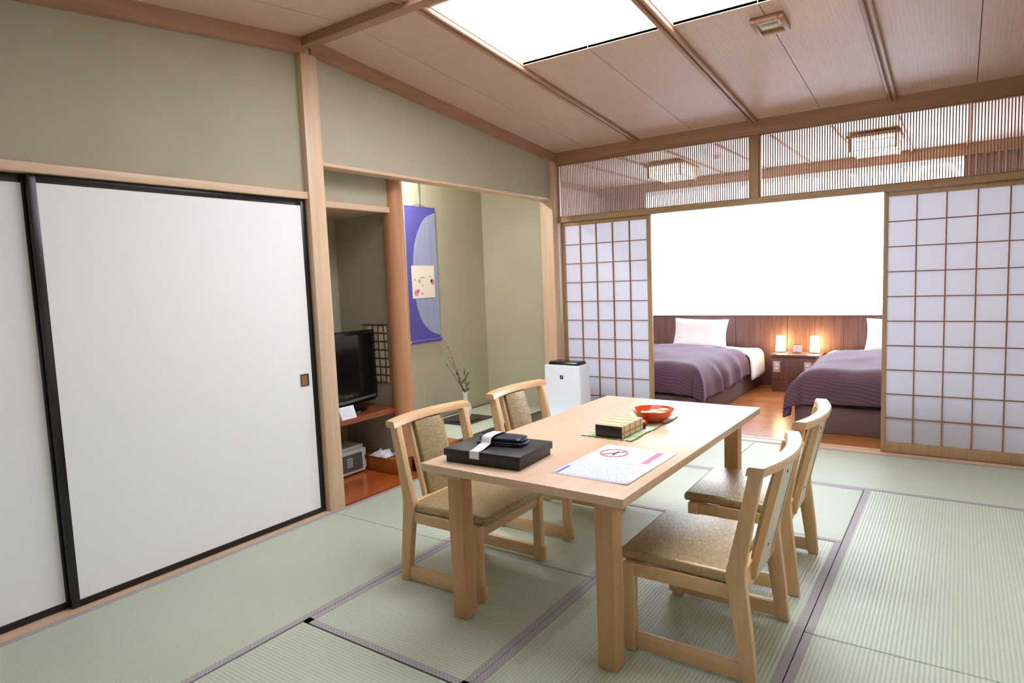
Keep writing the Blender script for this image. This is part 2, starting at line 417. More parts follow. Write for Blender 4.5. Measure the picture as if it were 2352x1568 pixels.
# luminous panels: each a lamp of its own
gi = 0
names = {(0,0): 'large luminous white ceiling panel between left and middle battens, beyond the ridge beam',
         (1,0): 'luminous white ceiling panel right of the middle batten, beside the emergency lamp',
         (0,1): 'luminous ceiling panel on the viewer side of the ridge beam, left of the middle batten',
         (1,1): 'luminous ceiling panel on the viewer side of the ridge beam, right of the middle batten'}
for side in (0, 1):
    for k, (a, b) in enumerate(PX):
        p0, p1 = PY if side == 0 else (5.2-PY[1], 5.2-PY[0])
        t = thing('ceiling_light', names[(k, side)], 'ceiling light', (0, 0, 0))
        m = MB(); slope_box(m, a, b, p0, p1, .018, .03); m.build('diffuser', 'lightpanel' if side == 0 else 'lightpanel_low', t, smooth=False)
        m = MB()
        slope_box(m, a-.02, a, p0-.018, p1+.018, -.003, .03); slope_box(m, b, b+.02, p0-.018, p1+.018, -.003, .03)
        slope_box(m, a, b, p0-.018, p0, -.003, .03); slope_box(m, a, b, p1, p1+.018, -.003, .03)
        m.build('frame', 'hinoki_y', t, smooth=False)
# emergency lamp
t = thing('emergency_light', 'small square wooden framed emergency lamp on the ceiling right of the light panels', 'emergency light', (2.316, 3.81, zc(3.81)))
t.rotation_euler = (-math.atan(.1), 0, 0)
m = MB()
for b in ((-.085, -.058, -.095, .095), (.058, .085, -.095, .095), (-.058, .058, -.095, -.062), (-.058, .058, .062, .095)): m.rbox(*b, -.03, 0, r=.004)
m.build('frame', 'brown_y', t)
B1('reflector', 'emerg', (-.058, .058, -.062, .062, -.012, -.002), parent=t)
m = MB()
for q in (-.02, .02):
    m.tube([(q-.016, -.018, -.02), (q-.016, .018, -.02)], .007, 8); 
m.tube([(-.04, .0, -.02), (.04, .0, -.02)], .010, 10); m.build('bulb', 'bulb', t)

# ------------------------------------------------------------------ sliding doors (fusuma) on the left
def fus(y0, y1, x, label, pull):
    t = thing('sliding_door', label, 'sliding door', (x, (y0+y1)/2, 0))
    w = (y1-y0)/2; fr = .034; z1 = 1.906
    m = MB()
    m.rbox(-.026, .0, -w, -w+fr, .002, z1, r=.002); m.rbox(-.026, .0, w-fr, w, .002, z1, r=.002)
    m.rbox(-.026, .0, -w+fr, w-fr, .002, .032, r=.002); m.rbox(-.026, .0, -w+fr, w-fr, z1-.036, z1, r=.002)
    m.build('frame', 'lacquer', t)
    B1('paper_panel', 'fusuma', (-.023, -.004, -w+fr, w-fr, .032, z1-.036), parent=t)
    if pull:
        py = 2.443-(y0+y1)/2; pz = .836
        m = MB(); a, h, q = .029, .036, .006
        for b in ((-a, -a+q, -h, h), (a-q, a, -h, h), (-a+q, a-q, -h, -h+q), (-a+q, a-q, h-q, h)): m.rbox(-.006, .0015, py+b[0], py+b[1], pz+b[2], pz+b[3], r=.001)
        o = m.build('door_pull', plain('pull_rim', (96, 62, 42), .4), t)
        B1('recess', plain('pull_recess', (150, 110, 76), .4), (-.005, -.0035, py-a+q, py+a-q, pz-h+q, pz+h-q), parent=o)
    return t
fus(1.126, 2.532, -.028, 'white paper sliding door with square wooden pull, nearest the alcove post', True)
fus(-.255, 1.150, -.060, 'cream paper sliding door behind the white one, at the left edge', False)
struct(B1('wall_left', 'plaster', (-.12, -.06, YN, -.255, 0, 1.907)))
struct(B1('wall_left', 'darkback', (-.16, -.122, YN, 2.56, 0, 2.9)))

# ------------------------------------------------------------------ tatami mats
def mat(x0, x1, y0, y1, ax, borders, label):
    t = thing('tatami_mat', label, 'tatami mat', ((x0+x1)/2, (y0+y1)/2, -.0022))
    a, b = (x1-x0)/2-.001, (y1-y0)/2-.001
    m = MB(); m.rbox(-a, a, -b, b, -.045, 0, r=.003, seg=1); m.build('woven_surface', 'tatami_'+ax, t)
    h = .031
    for s in borders:
        q = {'l': (-a, -a+h, -b, b), 'r': (a-h, a, -b, b), 'n': (-a, a, -b, -b+h), 'f': (-a, a, b-h, b)}[s]
        B1('cloth_border', 'heri', (*q, -.02, .0016), parent=t)
X0, X1, X2, X3, X4 = .02, .956, 1.822, 2.722, XR
mat(X0, 1.84, 4.455, 5.358, 'x', 'nf', 'tatami mat under the air purifier, along the left half of the paper screens')
mat(1.84, X4, 4.455, 5.358, 'x', 'nf', 'tatami mat in front of the right paper screen and the doorway')
mat(X0, X1, 2.54, 4.453, 'y', 'lr', 'tatami mat in front of the alcove, beyond the main post')
mat(X0, X1, .64, 2.538, 'y', 'lr', 'long tatami mat lying along the white sliding door')
mat(X1+.002, X3, 3.51, 4.453, 'x', 'nf', 'bluish glaring tatami mat under the far table end')
mat(X1+.002, X2, 1.603, 2.55, 'x', 'nlr', 'half tatami mat under the near left table leg')
mat(X1+.002, X2, 2.552, 3.508, 'x', 'lr', 'half tatami mat in the shade below the table')
mat(X2, X3, 1.603, 3.508, 'y', 'lr', 'tatami mat under the two chairs on the window side of the table')
mat(X3+.002, X4, 2.55, 4.453, 'y', 'lr', 'ribbed tatami mat on bare floor right of the chairs, before the doorway mat')
mat(X3+.002, X4, .64, 2.548, 'y', 'lr', 'ribbed tatami mat at the bottom right corner')
mat(X1+.002, X3, .70, 1.601, 'x', 'n', 'pale ribbed tatami mat at the bottom edge, left of centre')
mat(X1+.002, X3, -.27, .698, 'x', 'n', 'tatami mat beside the viewer, just below the frame')
mat(X0, X1, -.27, .638, 'y', 'lr', 'tatami mat along the cream sliding door, just left of the frame')
mat(X3+.002, X4, -.27, .638, 'y', 'lr', 'tatami mat directly under the viewer')

# ------------------------------------------------------------------ alcoves on the left
struct(B1('wall_alcove', 'plaster', (-.90, -.80, 2.56, 3.40, 0, 2.2)))        # tv alcove back
struct(B1('wall_alcove', 'plaster', (-.88, -.12, 2.56, 2.64, 0, 2.6)))        # its near side
struct(B1('wall_alcove', 'plaster', (-.88, -.27, 3.40, 3.45, .1125, 2.6)))       # partition
struct(B1('wall_alcove', 'plaster', (-.22, -.18, 2.64, 3.42, 1.93, 2.6)))     # plaster over its lintel
struct(B1('trim_13', 'hinoki_y', (-.235, -.165, 2.64, 3.42, 1.893, 1.932), r=.002))
struct(B1('ceiling', 'ceiling', (-.88, -.18, 2.64, 3.40, 1.90, 1.93)))
struct(B1('ceiling', 'plaster_cream', (-.95, -.09, 2.56, 5.5, 2.6, 2.65)))
struct(B1('wall_alcove', 'plaster', (-.97, -.87, 3.40, 5.45, 0, 2.6)))        # picture wall
struct(B1('wall_alcove', 'plaster', (-.97, -.12, 5.385, 5.50, 0, 2.6)))       # right side wall
# round alcove post
m = MB(); m.tube([(-.20, 3.43, .1125), (-.20, 3.43, 1.2), (-.20, 3.43, 2.59)], [.078, .076, .073], 28)
tag(m.build('alcove_post', 'redpost'), 'reddish round timber post between the television alcove and the scroll', 'post')
# raised platform
t = thing('alcove_platform', 'raised platform of the scroll alcove with orange wood end and green mat', 'platform', (0, 0, 0))
m = MB(); m.rbox(-.87, -.14, 3.285, 3.985, .001, .112, r=.003); m.build('wooden_end', 'orangeside', t)
m = MB(); m.box(-.87, -.155, 3.985, 5.385, .001, .085); m.build('base', 'lacquer', t)
m = MB(); m.rbox(-.86, -.155, 3.987, 5.383, .085, .107, r=.003); m.build('woven_mat', 'tatami_y', t)
B1('front_rail', 'lacquer_dk', (-.155, -.115, 3.985, 5.31, .001, .108), parent=t, r=.002)
B1('cloth_border', 'lacquer_dk', (-.866, -.84, 3.99, 5.383, .105, .1085), parent=t)
# tv shelf
tag(B1('wall_shelf', 'redwood_y', (-.80, -.20, 2.642, 3.398, .450, .486), r=.003), 'reddish wood shelf across the alcove under the television', 'shelf')

# television
t = thing('television', 'black flat television on the alcove shelf', 'television', (-.40, 3.01, .487))
m = MB()
pr = [(-.335, .075), (-.30, .055), (0, .045), (.30, .055), (.335, .075), (.335, .565), (.325, .575), (-.325, .575), (-.335, .565)]
m.prism(pr, 'x', -.05, .03, r=.008); m.build('housing', 'black', t)
B1('screen', 'screen', (.030, .032, -.305, .305, .135, .548), parent=t)
m = MB(); m.prism([(-.31, .082), (0, .068), (.31, .082), (.31, .10), (0, .086), (-.31, .10)], 'x', .02, .034); m.build('speaker_strip', 'silver', t)
B1('maker_mark', 'silver', *[(.031, .0325, .02+i*.014, .030+i*.014, .112, .120) for i in range(5)], parent=t)
m = MB(); m.rbox(-.03, .01, -.05, .05, .012, .08, r=.006); m.build('neck', 'black', t)
m = MB()
v = [(.24*math.cos(a)*.55-.02, .24*math.sin(a)) for a in [2*PI*k/32 for k in range(32)]]
m.prism(v, 'z', .0, .014, r=.004); m.build('stand', 'black', t)

# tent card on the shelf
t = thing('tent_card', 'folded white information card standing on the shelf before the television', 'card', (-.243, 2.92, .486), .0)
m = MB(); m.prism([(-.035, 0), (.035, 0), (.004, .082), (-.004, .082)], 'y', -.065, .065, r=.001); m.build('folded_card', 'paperw', t)
m = MB()
for i in range(6):
    z = .018+i*.010; x = .035-z*.031/.082+.0012
    m.box(x-.0012, x, -.05, .05-.02*(i % 2), z, z+.002)
m.build('printed_lines', 'pale', t)

# plaid hanging on the partition
t = thing('plaid_hanging', 'cream hanging with brown plaid lines on the alcove side wall behind the television', 'wall hanging', (-.410, 3.396, .87))
m = MB(); m.grid(14, 20, lambda u, v: (-.12+.24*u, -.003-.006*math.sin(u*9+v*3)**2, -.215+.43*v)); o = m.build('cloth', 'plaid', t)
s = o.modifiers.new('thickness', 'SOLIDIFY'); s.thickness = .003
m = MB(); m.tube([(-.128, -.006, .218), (.128, -.006, .218)], .006, 8); m.build('hanging_rod', 'twig', t)

# safe
t = thing('safe', 'small grey hotel safe on the wooden floor below the shelf', 'safe', (-.62, 3.03, .0))
m = MB(); m.rbox(-.17, .150, -.205, .225, .008, .212, r=.008); m.build('body', 'safe', t)
m = MB(); m.rbox(.150, .170, -.200, .222, .014, .188, r=.006)
dr = m.build('door', 'safe', t)
m = MB(); m.rbox(.168, .176, -.15, .19, .035, .160, r=.004); kp = m.build('control_panel', 'safe_dk', dr)
m = MB()
for i in range(3):
    for j in range(4): m.rbox(.175, .179, .045+i*.018, .057+i*.018, .07+j*.018, .082+j*.018, r=.001)
m.build('key', 'safe', kp)
for z in (.035, .13):
    m = MB(); m.tube([(.155, .230, z), (.155, .230, z+.05)], .010, 10); m.build('hinge', 'safe', t)
for x in (-.14, .12):
    for y in (-.17, .19):
        m = MB(); m.tube([(x, y, 0), (x, y, .01)], .014, 10); m.build('foot', 'black', t)

# crumpled white cloth
m = MB()
def crump(u, v):
    x, y = (u-.5)*.17, (v-.5)*.12
    e = min(u, 1-u, v, 1-v)*4
    n = noise.noise(Vector((u*5, v*4, 2.1))); n2 = noise.noise(Vector((u*13, v*9, 7)))
    return (x+.015*n2, y+.01*n, .002+min(1, e)*(.03+.028*n+.012*n2))
m.grid(26, 20, crump); o = m.build('crumpled_paper', 'paperw'); o.location = (-.345, 3.335, .1135)
mo = o.modifiers.new('thickness', 'SOLIDIFY'); mo.thickness = .0015; mo.offset = 1
for v in o.data.vertices: v.co.z = max(v.co.z, .0)
tag(o, 'crumpled white paper on the orange wooden platform end', 'paper')

# black box with white things behind the near left chair
t = thing('tea_box', 'black box with a white lid behind the near left chair', 'box', (-.060, 3.50, 0.001))
m = MB(); m.rbox(-.075, .055, -.08, .08, .0, .085, r=.004); m.build('box_body', 'lacquer', t)
m = MB(); m.rbox(-.07, .05, -.075, .075, .085, .093, r=.003); m.build('lid_rim', 'silver', t)
m = MB(); m.rbox(-.065, .045, -.07, .07, .093, .125, r=.012, seg=3); m.build('lid', 'white', t)
t = thing('folded_cloth', 'grey green patterned folded cloth on the black box behind the near left chair', 'cloth', (-.062, 3.50, .1275))
m = MB(); m.rbox(-.05, .04, -.05, .05, 0, .045, r=.012, seg=3); m.build('bundle', 'deco', t)
m = MB(); m.rbox(-.035, .025, -.035, .035, .045, .085, r=.012, seg=3); m.build('upper_fold', 'deco', t)

# ------------------------------------------------------------------ hanging scroll
t = thing('hanging_scroll', 'purple hanging scroll with pale blue arc and flower picture', 'scroll', (-.868, 4.445, .845))
xs = .008
W2 = .200; Hs = 1.225
m = MB(); m.rbox(.0, xs, -W2, W2, .02, Hs, r=.001, seg=1); m.build('backing_cloth', 'purple', t)
arc = []
pts = [(4.641, 2.03), (4.60, 2.02), (4.502, 1.975), (4.418, 1.878), (4.35, 1.74), (4.321, 1.584), (4.316, 1.45), (4.32, 1.33), (4.335, 1.21), (4.372, 1.09), (4.427, 1.005), (4.51, .94), (4.60, .905), (4.641, .895)]
def cr(P, n=6):
    out = []
    for i in range(len(P)-1):
        a, b, c, d = P[max(i-1, 0)], P[i], P[i+1], P[min(i+2, len(P)-1)]
        for k in range(n):
            q = k/n
            out.append(tuple(.5*((2*b[j])+(-a[j]+c[j])*q+(2*a[j]-5*b[j]+4*c[j]-d[j])*q*q+(-a[j]+3*b[j]-3*c[j]+d[j])*q**3) for j in range(len(b))))
    out.append(P[-1]); return out
pp = [(y-4.445, z-.845) for y, z in cr(pts)]
m = MB(); m.prism(pp, 'x', xs, xs+.0015); m.build('pale_arc', 'greyblue', t)
m = MB(); m.rbox(xs+.001, xs+.004, -.155, .148, .405, .70, r=.0008, seg=1); pc = m.build('picture', 'card', t)
m = MB()
def disc(m, cy, cz_, r, x):
    v = [m.bm.verts.new((x, cy+r*math.cos(2*PI*k/14)*(1+.15*math.sin(5*2*PI*k/14)), cz_+r*math.sin(2*PI*k/14))) for k in range(14)]; m.bm.faces.new(v)
for cy, cz_, r in ((.118, .548, .026), (.10, .562, .016), (-.108, .455, .028), (-.078, .472, .018), (-.03, .445, .012), (-.06, .56, .016), (-.12, .575, .010), (-.02, .52, .009), (.09, .60, .009)): disc(m, cy, cz_, r, xs+.0046)
m.build('floral_print', 'pink', pc)
m = MB(); m.box(xs+.004, xs+.0048, -.05, .015, .588, .593); m.build('ink_stroke', 'dkp', pc)
m = MB(); m.tube([(.010, -W2-.006, .012), (.010, W2+.006, .012)], .014, 14); m.build('roller', 'purple', t)
for q in (-W2-.010, W2+.010):
    m = MB(); m.tube([(.010, q-.006, .012), (.010, q+.006, .012)], .012, 14); m.build('roller_knob', 'roller', t)
m = MB(); m.tube([(.004, -W2, Hs+.003), (.004, W2, Hs+.003)], .006, 8); m.build('top_rod', 'purple', t)
m = MB()
m.tube(cr([(.006, -.10, Hs+.006), (.008, -.06, Hs+.02), (.008, -.02, Hs+.026), (.008, .0, Hs+.05), (.006, -.012, 1.74)]), .0022, 6)
m.tube(cr([(.006, .075, Hs+.006), (.008, .05, Hs+.016), (.008, .01, Hs+.022), (.009, .0, Hs+.05), (.006, .012, 1.74)]), .0022, 6)
m.build('cord', 'cord', t)

# vase, branches, board
t = thing('vase_board', 'flat dark square board under the vase on the alcove mat', 'board', (-.60, 4.60, .1087), math.radians(0))
m = MB(); m.rbox(-.17, .20, -.21, .21, 0, .010, r=.003); m.build('board', 'vasemat', t)
m = MB(); m.rbox(-.02, .16, -.17, .06, .010, .022, r=.003); m.build('raised_tray', 'vasemat', t)
t = thing('flower_vase', 'small pale ceramic vase on the dark board', 'vase', (-.505, 4.535, .1312))
prof = [(0, 0), (.030, 0), (.034, .004), (.030, .012), (.046, .045), (.055, .085), (.052, .12), (.036, .155), (.022, .175), (.019, .20), (.021, .235), (.026, .25), (.022, .25), (.016, .20), (0, .19)]
m = MB(); m.lathe(cr(prof, 4), n=28); m.build('body', 'vase', t)
t2 = thing('branch_arrangement', 'thin bare twigs with a few green leaves in the pale vase', 'flower arrangement', (-.505, 4.535, .335))
def twig(P, r=.0035):
    m = MB(); q = cr([Vector(p) for p in P] if False else P, 5)
    m.tube(q, [r*(1-.7*i/len(q)) for i in range(len(q))], 6)
    for i in range(4, len(q), 3):
        p = Vector(q[i]); m.tube([p, p+Vector((.004, .006*random.choice((-1, 1)), .012))], [.004, .002], 5)
    return m
twig([(0, 0, -.005), (0, -.004, .05), (-.0, -.03, .07), (.01, -.10, .22), (.02, -.20, .42), (.02, -.27, .54)]).build('twig', 'twig', t2)
twig([(0, 0, -.005), (0, -.004, .05), (.01, -.05, .10), (.01, -.14, .20), (.01, -.26, .35)]).build('twig', 'twig', t2, )
twig([(0, 0, -.005), (0, -.004, .05), (-.02, -.04, .12), (-.02, -.11, .28), (-.02, -.20, .40)], .0025).build('twig', 'twig', t2)
twig([(0, 0, -.005), (0, .003, .05), (0, .02, .08), (0, .01, .18), (.0, .0, .27)], .003).build('twig', 'green_dk', t2)
twig([(0, 0, -.005), (0, .003, .05), (0, -.03, .10), (0, -.06, .17), (.0, -.09, .24)], .003).build('twig', 'green_dk', t2)
def leaf(p, d, L=.07, w=.016):
    m = MB(); d = Vector(d).normalized(); s = d.cross(Vector((1, .2, 0))).normalized(); p = Vector(p); nrm = d.cross(s)
    m.grid(9, 5, lambda u, v: tuple(p + d*L*u + s*(v-.5)*2*w*math.sin(PI*min(1, u*.97+.03))**.8 + nrm*(.006*math.sin(PI*u)+abs(v-.5)*.006)))
    o = m.build('leaf', 'green_dk', t2); md = o.modifiers.new('t', 'SOLIDIFY'); md.thickness = .0008
for p, d, L in (((0, .02, .09), (.1, .6, .5), .07), ((0, .015, .15), (.1, .5, .8), .10), ((0, .01, .20), (0, .2, 1), .06), ((0, -.05, .15), (.2, -.5, .7), .07), ((0, -.04, .12), (.3, .4, .8), .07), ((0, .02, .05), (.2, .5, .4), .05), ((0, -.08, .22), (.1, -.4, .8), .05), ((0, .015, .12), (-.3, .5, .8), .08)): leaf(p, d, L)

# hidden lamp in the scroll alcove
t = thing('alcove_light', 'tube light hidden behind the lintel above the scroll', 'light', (-.60, 3.80, 2.49))
m = MB(); m.tube([(0, -.25, 0), (0, .25, 0)], .016, 12); m.build('tube', 'tube', t)
B1('housing', 'white', (-.03, .03, -.28, .28, .025, .06), parent=t)

# ------------------------------------------------------------------ air purifier
t = thing('air_purifier', 'white air purifier with black top standing by the corner post', 'air purifier', (.192, 5.20, 0), math.radians(-3))
m = MB(); m.hexa([(-.205,-.10,.004),(.205,-.10,.004),(.20,.095,.004),(-.20,.095,.004),(-.195,-.098,.585),(.190,-.098,.585),(.185,.09,.585),(-.19,.09,.585)])
m.bev(list(m.bm.verts), .014, 3); m.build('body', 'white', t)
m = MB(); m.hexa([(-.165,-.085,.580),(.165,-.085,.580),(.165,.08,.580),(-.165,.08,.580),(-.150,-.07,.615),(.155,-.07,.615),(.155,.07,.615),(-.150,.07,.615)])
m.bev(list(m.bm.verts), .008, 2); m.build('top_vent', 'black', t)
q = MB(); q.rbox(-.020, .014, -.1015, -.098, .458, .492, r=.001); lg = q.build('maker_emblem', 'black', t)
q = MB()
q.prism([(.000, .487), (.006, .487), (.002, .478), (.008, .478), (-.010, .463), (-.003, .474), (-.009, .474)], 'y', -.1022, -.1014); q.build('emblem_mark', 'white', lg)

# ------------------------------------------------------------------ shoji screens and transoms
def shoji(x0, x1, xa, xb, label):
    t = thing('paper_screen', label, 'shoji screen', ((x0+x1)/2, D, 0)); c = (x0+x1)/2
    m = MB(); z1 = 1.906
    m.rbox(x0-c, xa-c, 0, .030, .003, z1, r=.0015); m.rbox(xb-c, x1-c, 0, .030, .003, z1, r=.0015)
    m.rbox(xa-c, xb-c, 0, .030, .003, .079, r=.0015); m.rbox(xa-c, xb-c, 0, .030, 1.872, z1, r=.0015)
    m.build('frame', 'screenwood_z', t)
    m = MB()
    for i in range(1, 5):
        x = xa+(xb-xa)*i/5-c; m.box(x-.0042, x+.0042, .004, .020, .079, 1.872)
    for j in range(1, 10):
        z = .079+(1.872-.079)*j/10; m.box(xa-c, xb-c, .005, .019, z-.0038, z+.0038)
    m.build('lattice', 'lattice', t)
    B1('paper', 'shoji', (xa-c-.005, xb-c+.005, .0205, .0215, .07, 1.88), parent=t)
shoji(.030, .937, .065, .899, 'lattice paper screen left of the doorway, behind the air purifier')
shoji(2.722, 3.662, 2.750, 3.625, 'lattice paper screen right of the doorway, at the right edge')
def transom(x0, x1, label):
    t = thing('transom_screen', label, 'transom', ((x0+x1)/2, 5.44, 1.955)); w = (x1-x0)/2; h = .491
    m = MB(); m.rbox(-w, -w+.012, -.02, .02, 0, h, r=.001); m.rbox(w-.012, w, -.02, .02, 0, h, r=.001)
    m.rbox(-w+.012, w-.012, -.02, .02, h-.01, h, r=.001); m.rbox(-w+.012, w-.012, -.02, .02, 0, .008, r=.001); m.build('frame', 'brown_x', t)
    m = MB(); n = int((2*w-.024)/.0176)
    for i in range(1, n):
        x = -w+.012+(2*w-.024)*i/n; m.box(x-.0034, x+.0034, -.006, .008, .006, h-.008)
    m.build('slats', 'lattice', t)
transom(.020, 1.792, 'fine slatted wooden transom left of the short middle post, above the left screen')
transom(1.860, 3.664, 'fine slatted wooden transom right of the short middle post, above the doorway')

# ------------------------------------------------------------------ table
t = thing('dining_table', 'large light wooden dining table on four square legs', 'table', (1.402, 1.885, 0), -.017)
TW, TL = .901, 1.641
m = MB(); m.rbox(0, TW, 0, TL, .628, .660, r=.003, seg=2); m.build('tabletop', 'table', t)
for lx in (.077, TW-.077-.071):
    for ly in (.071, TL-.071-.071):
        m = MB(); m.rbox(lx, lx+.071, ly, ly+.071, 0, .594, r=.004); lg = m.build('leg', 'tableleg', t)
        a = -.035 if lx < .4 else -.006; b = .006 if lx < .4 else .035
        m = MB(); m.rbox(lx+a, lx+.071+b, ly-.008, ly+.079, .594, .628, r=.002); m.build('leg_block', 'tableleg', lg)
m = MB(); m.rbox(.20, .23, .16, TL-.16, .592, .628, r=.002); m.rbox(TW-.23, TW-.20, .16, TL-.16, .592, .628, r=.002); m.build('under_rail', 'tableleg', t)

# ------------------------------------------------------------------ chairs
def make_chair(label):
    t = thing('dining_chair', label, 'chair', group='dining chairs around the table')
    pf = [(0, 0), (.045, 0), (.072, .18), (.100, .36), (.098, .385), (.060, .55), (.024, .728), (-.020, .728), (.012, .55), (.036, .40), (.034, .34), (.012, .15)]
    for s in (-1, 1):
        m = MB(); m.prism(pf, 'y', s*.228, s*.262, r=.003); m.build('rear_leg', 'chairwood', t)
    for s in (-1, 1):
        m = MB(); m.rbox(.432, .474, min(s*.224, s*.262), max(s*.224, s*.262), 0, .337, r=.003); m.build('front_leg', 'chairwood', t)
    for s in (-1, 1):
        m = MB(); m.rbox(.040, .490, min(s*.230, s*.256), max(s*.230, s*.256), .010, .070, r=.003); m.build('runner', 'chairwood_x', t)
    m = MB()
    for s in (-1, 1): m.rbox(.080, .434, min(s*.232, s*.254), max(s*.232, s*.254), .287, .336, r=.002)
    m.rbox(.440, .466, -.226, .226, .280, .336, r=.002); m.rbox(.050, .076, -.230, .230, .285, .372, r=.002)
    m.build('seat_frame', 'chairwood_y', t)
    m = MB()
    v = m.hexa([(.078,-.252,.336),(.505,-.238,.336),(.505,.238,.336),(.078,.252,.336),(.085,-.246,.378),(.500,-.232,.374),(.500,.232,.374),(.085,.246,.378)])
    m.bev(v, .014, 4); m.build('seat', 'leather', t, ang=60)
    # top rail
    m = MB(); n = 17; rg = []
    for i in range(n):
        y = -.278+.556*i/(n-1); xc = -.002-.048*(1-(y/.278)**2); hw = .026; hh = .0155
        rg.append([m.bm.verts.new((xc+a*hw+b*-.004, y, .742+b*hh)) for a, b in ((-1,-1),(1,-1),(1.05,.55),(.8,1),(-.8,1),(-1.05,.55))])
    for A, B_ in zip(rg, rg[1:]):
        for k in range(6): m.bm.faces.new([A[k], A[(k+1) % 6], B_[(k+1) % 6], B_[k]])
    m.bm.faces.new(rg[0]); m.bm.faces.new(rg[-1][::-1]); m.build('top_rail', 'chairwood_y', t, ang=50)
    # back board and pad
    def along(z): return .045 + (.30-z)*.0 - (z-.33)*.235 if z > .33 else .045
    def slab(m, x_off0, x_off1, y0, y1, z0, z1, r, nseg=8, bow=0):
        A = []
        for i in range(nseg+1):
            z = z0+(z1-z0)*i/nseg; A.append((along(z)+x_off1+bow*math.sin(PI*i/nseg), z))
        Bk = [(along(z0+(z1-z0)*i/nseg)+x_off0, z0+(z1-z0)*i/nseg) for i in range(nseg, -1, -1)]
        m.prism(A+Bk, 'y', y0, y1, r=r)
    m = MB(); slab(m, -.006, .006, -.104, .104, .31, .728, .001); m.build('back_board', 'backboard', t)
    m = MB(); slab(m, .006, .026, -.094, .094, .37, .722, .006, bow=.006); m.build('back_pad', 'leather', t, ang=60)
    for s in (-1, 1):
        m = MB(); slab(m, -.010, .014, min(s*.106, s*.120), max(s*.106, s*.120), .31, .728, .001); m.build('back_stile', 'chairwood', t)
    m = MB()
    for z in (.40, .68): m.tube([(along(z)-.008, 0, z), (along(z)-.004, 0, z)], .006, 10)
    m.build('screw_cover', 'cord', t)
    return t
LA = ['light wooden chair with bronze seat, front left of the table beside the black box',
      'light wooden chair at the far left side of the table, before the air purifier',
      'light wooden chair with bronze seat, nearest the viewer on the right of the table',
      'light wooden chair with shadowed seat, far right side of the table before the beds']
spots = [(1.045, 2.355, 0), (1.052, 3.116, 0), (2.660, 2.360, PI), (2.650, 3.080, PI+math.radians(1))]
c0 = make_chair(LA[0])
for i, (x, y, a) in enumerate(spots):
    c = c0 if i == 0 else copy_tree(c0)
    c.location = (x, y, 0); c.rotation_euler = (0, 0, a); c['label'] = LA[i]

# ------------------------------------------------------------------ things on the table
ZT = .6602
t = thing('gift_box', 'flat black lidded box on the near left corner of the table', 'box', (1.648, 2.090, ZT), math.radians(3.5))
bx, by = .172, .128
m = MB(); m.rbox(-bx, bx, -by, by, 0, .040, r=.002); m.build('base', 'boxblack', t)
m = MB(); m.rbox(-bx-.007, bx+.007, -by-.007, by+.007, .026, .056, r=.003); m.build('lid', 'boxblack', t)
# cloth pouch held by paper band
t = thing('cloth_pouch', 'dark blue patterned folded pouch strapped onto the black box', 'pouch', (1.655, 2.110, ZT+.0565), math.radians(10))
m = MB()
def pouch(z0, hx, hy, hz, ox=0, oy=0):
    def fn(u, v):
        a = 2*PI*u; ph = -PI/2+PI*v
        c, s = math.cos(a), math.sin(a); e = lambda q, p: math.copysign(abs(q)**p, q)
        n = .004*noise.noise(Vector((c*3+ox*30, s*3, v*5+z0*50)))
        cp = abs(math.cos(ph))**.35
        return (ox+(hx+n*2)*e(c, .45)*cp, oy+(hy+n*2)*e(s, .45)*cp, z0+hz*e(math.sin(ph), .55)*(.85+25*n*.1)+hz)
    m.grid(41, 13, fn)
pouch(0, .108, .050, .010); pouch(.018, .100, .046, .0085, .004, .002)
bmesh.ops.remove_doubles(m.bm, verts=m.bm.verts, dist=.0004)
m.build('folded_cloth', 'bagcloth', t)
# band: follows box front, top, over the pouch
t = thing('paper_band', 'white paper band wrapped over the black box and pouch', 'band', (1.640, 2.090, ZT), math.radians(3.5))
m = MB()
path = [(-by-.0085, .027), (-by-.0085, .050), (-by-.006, .0578), (-by+.02, .0582), (-.052, .070), (-.040, .094), (-.015, .0985), (.045, .0975), (.070, .090), (.085, .062), (by-.01, .0585), (by+.006, .058), (by+.0085, .050), (by+.0085, .027)]
pq = path
def bfn(u, v):
    k = v*(len(pq)-1); i = min(int(k), len(pq)-2); q = k-i
    y = pq[i][0]*(1-q)+pq[i+1][0]*q; z = pq[i][1]*(1-q)+pq[i+1][1]*q
    return (-.020+(u-.5)*.046, y, z)
m.grid(3, 40, bfn); o = m.build('band', 'paperw', t, ang=80); md = o.modifiers.new('t', 'SOLIDIFY'); md.thickness = .0006; md.offset = 1

# leaflet
t = thing('leaflet', 'white printed leaflet with a red no smoking circle on the table', 'leaflet', (2.105, 2.237, ZT), math.radians(-1))
lw, ll = .156, .229
m = MB(); m.grid(8, 10, lambda u, v: (-lw+2*lw*u, -ll+2*ll*v, .0006+.0025*(max(0, u-.7)/.3)**2*(1-v)+.001*math.sin(v*5)**2)); o = m.build('sheet', 'paperw', t); md = o.modifiers.new('t', 'SOLIDIFY'); md.thickness = .0004
def lz(x, y):
    u = (x+lw)/(2*lw); v = (y+ll)/(2*ll); return .0006+.0025*(max(0, u-.7)/.3)**2*(1-v)+.001*math.sin(v*5)**2+.0007
def strip(m, x0, x1, y0, y1):
    n = 4
    for i in range(n):
        a, b = y0+(y1-y0)*i/n, y0+(y1-y0)*(i+1)/n
        m.bm.faces.new([m.bm.verts.new((x, y, lz(x, y))) for x, y in ((x0, a), (x1, a), (x1, b), (x0, b))])
m = MB(); cx_, cy_, R0, R1 = -.070, .118, .050, .058
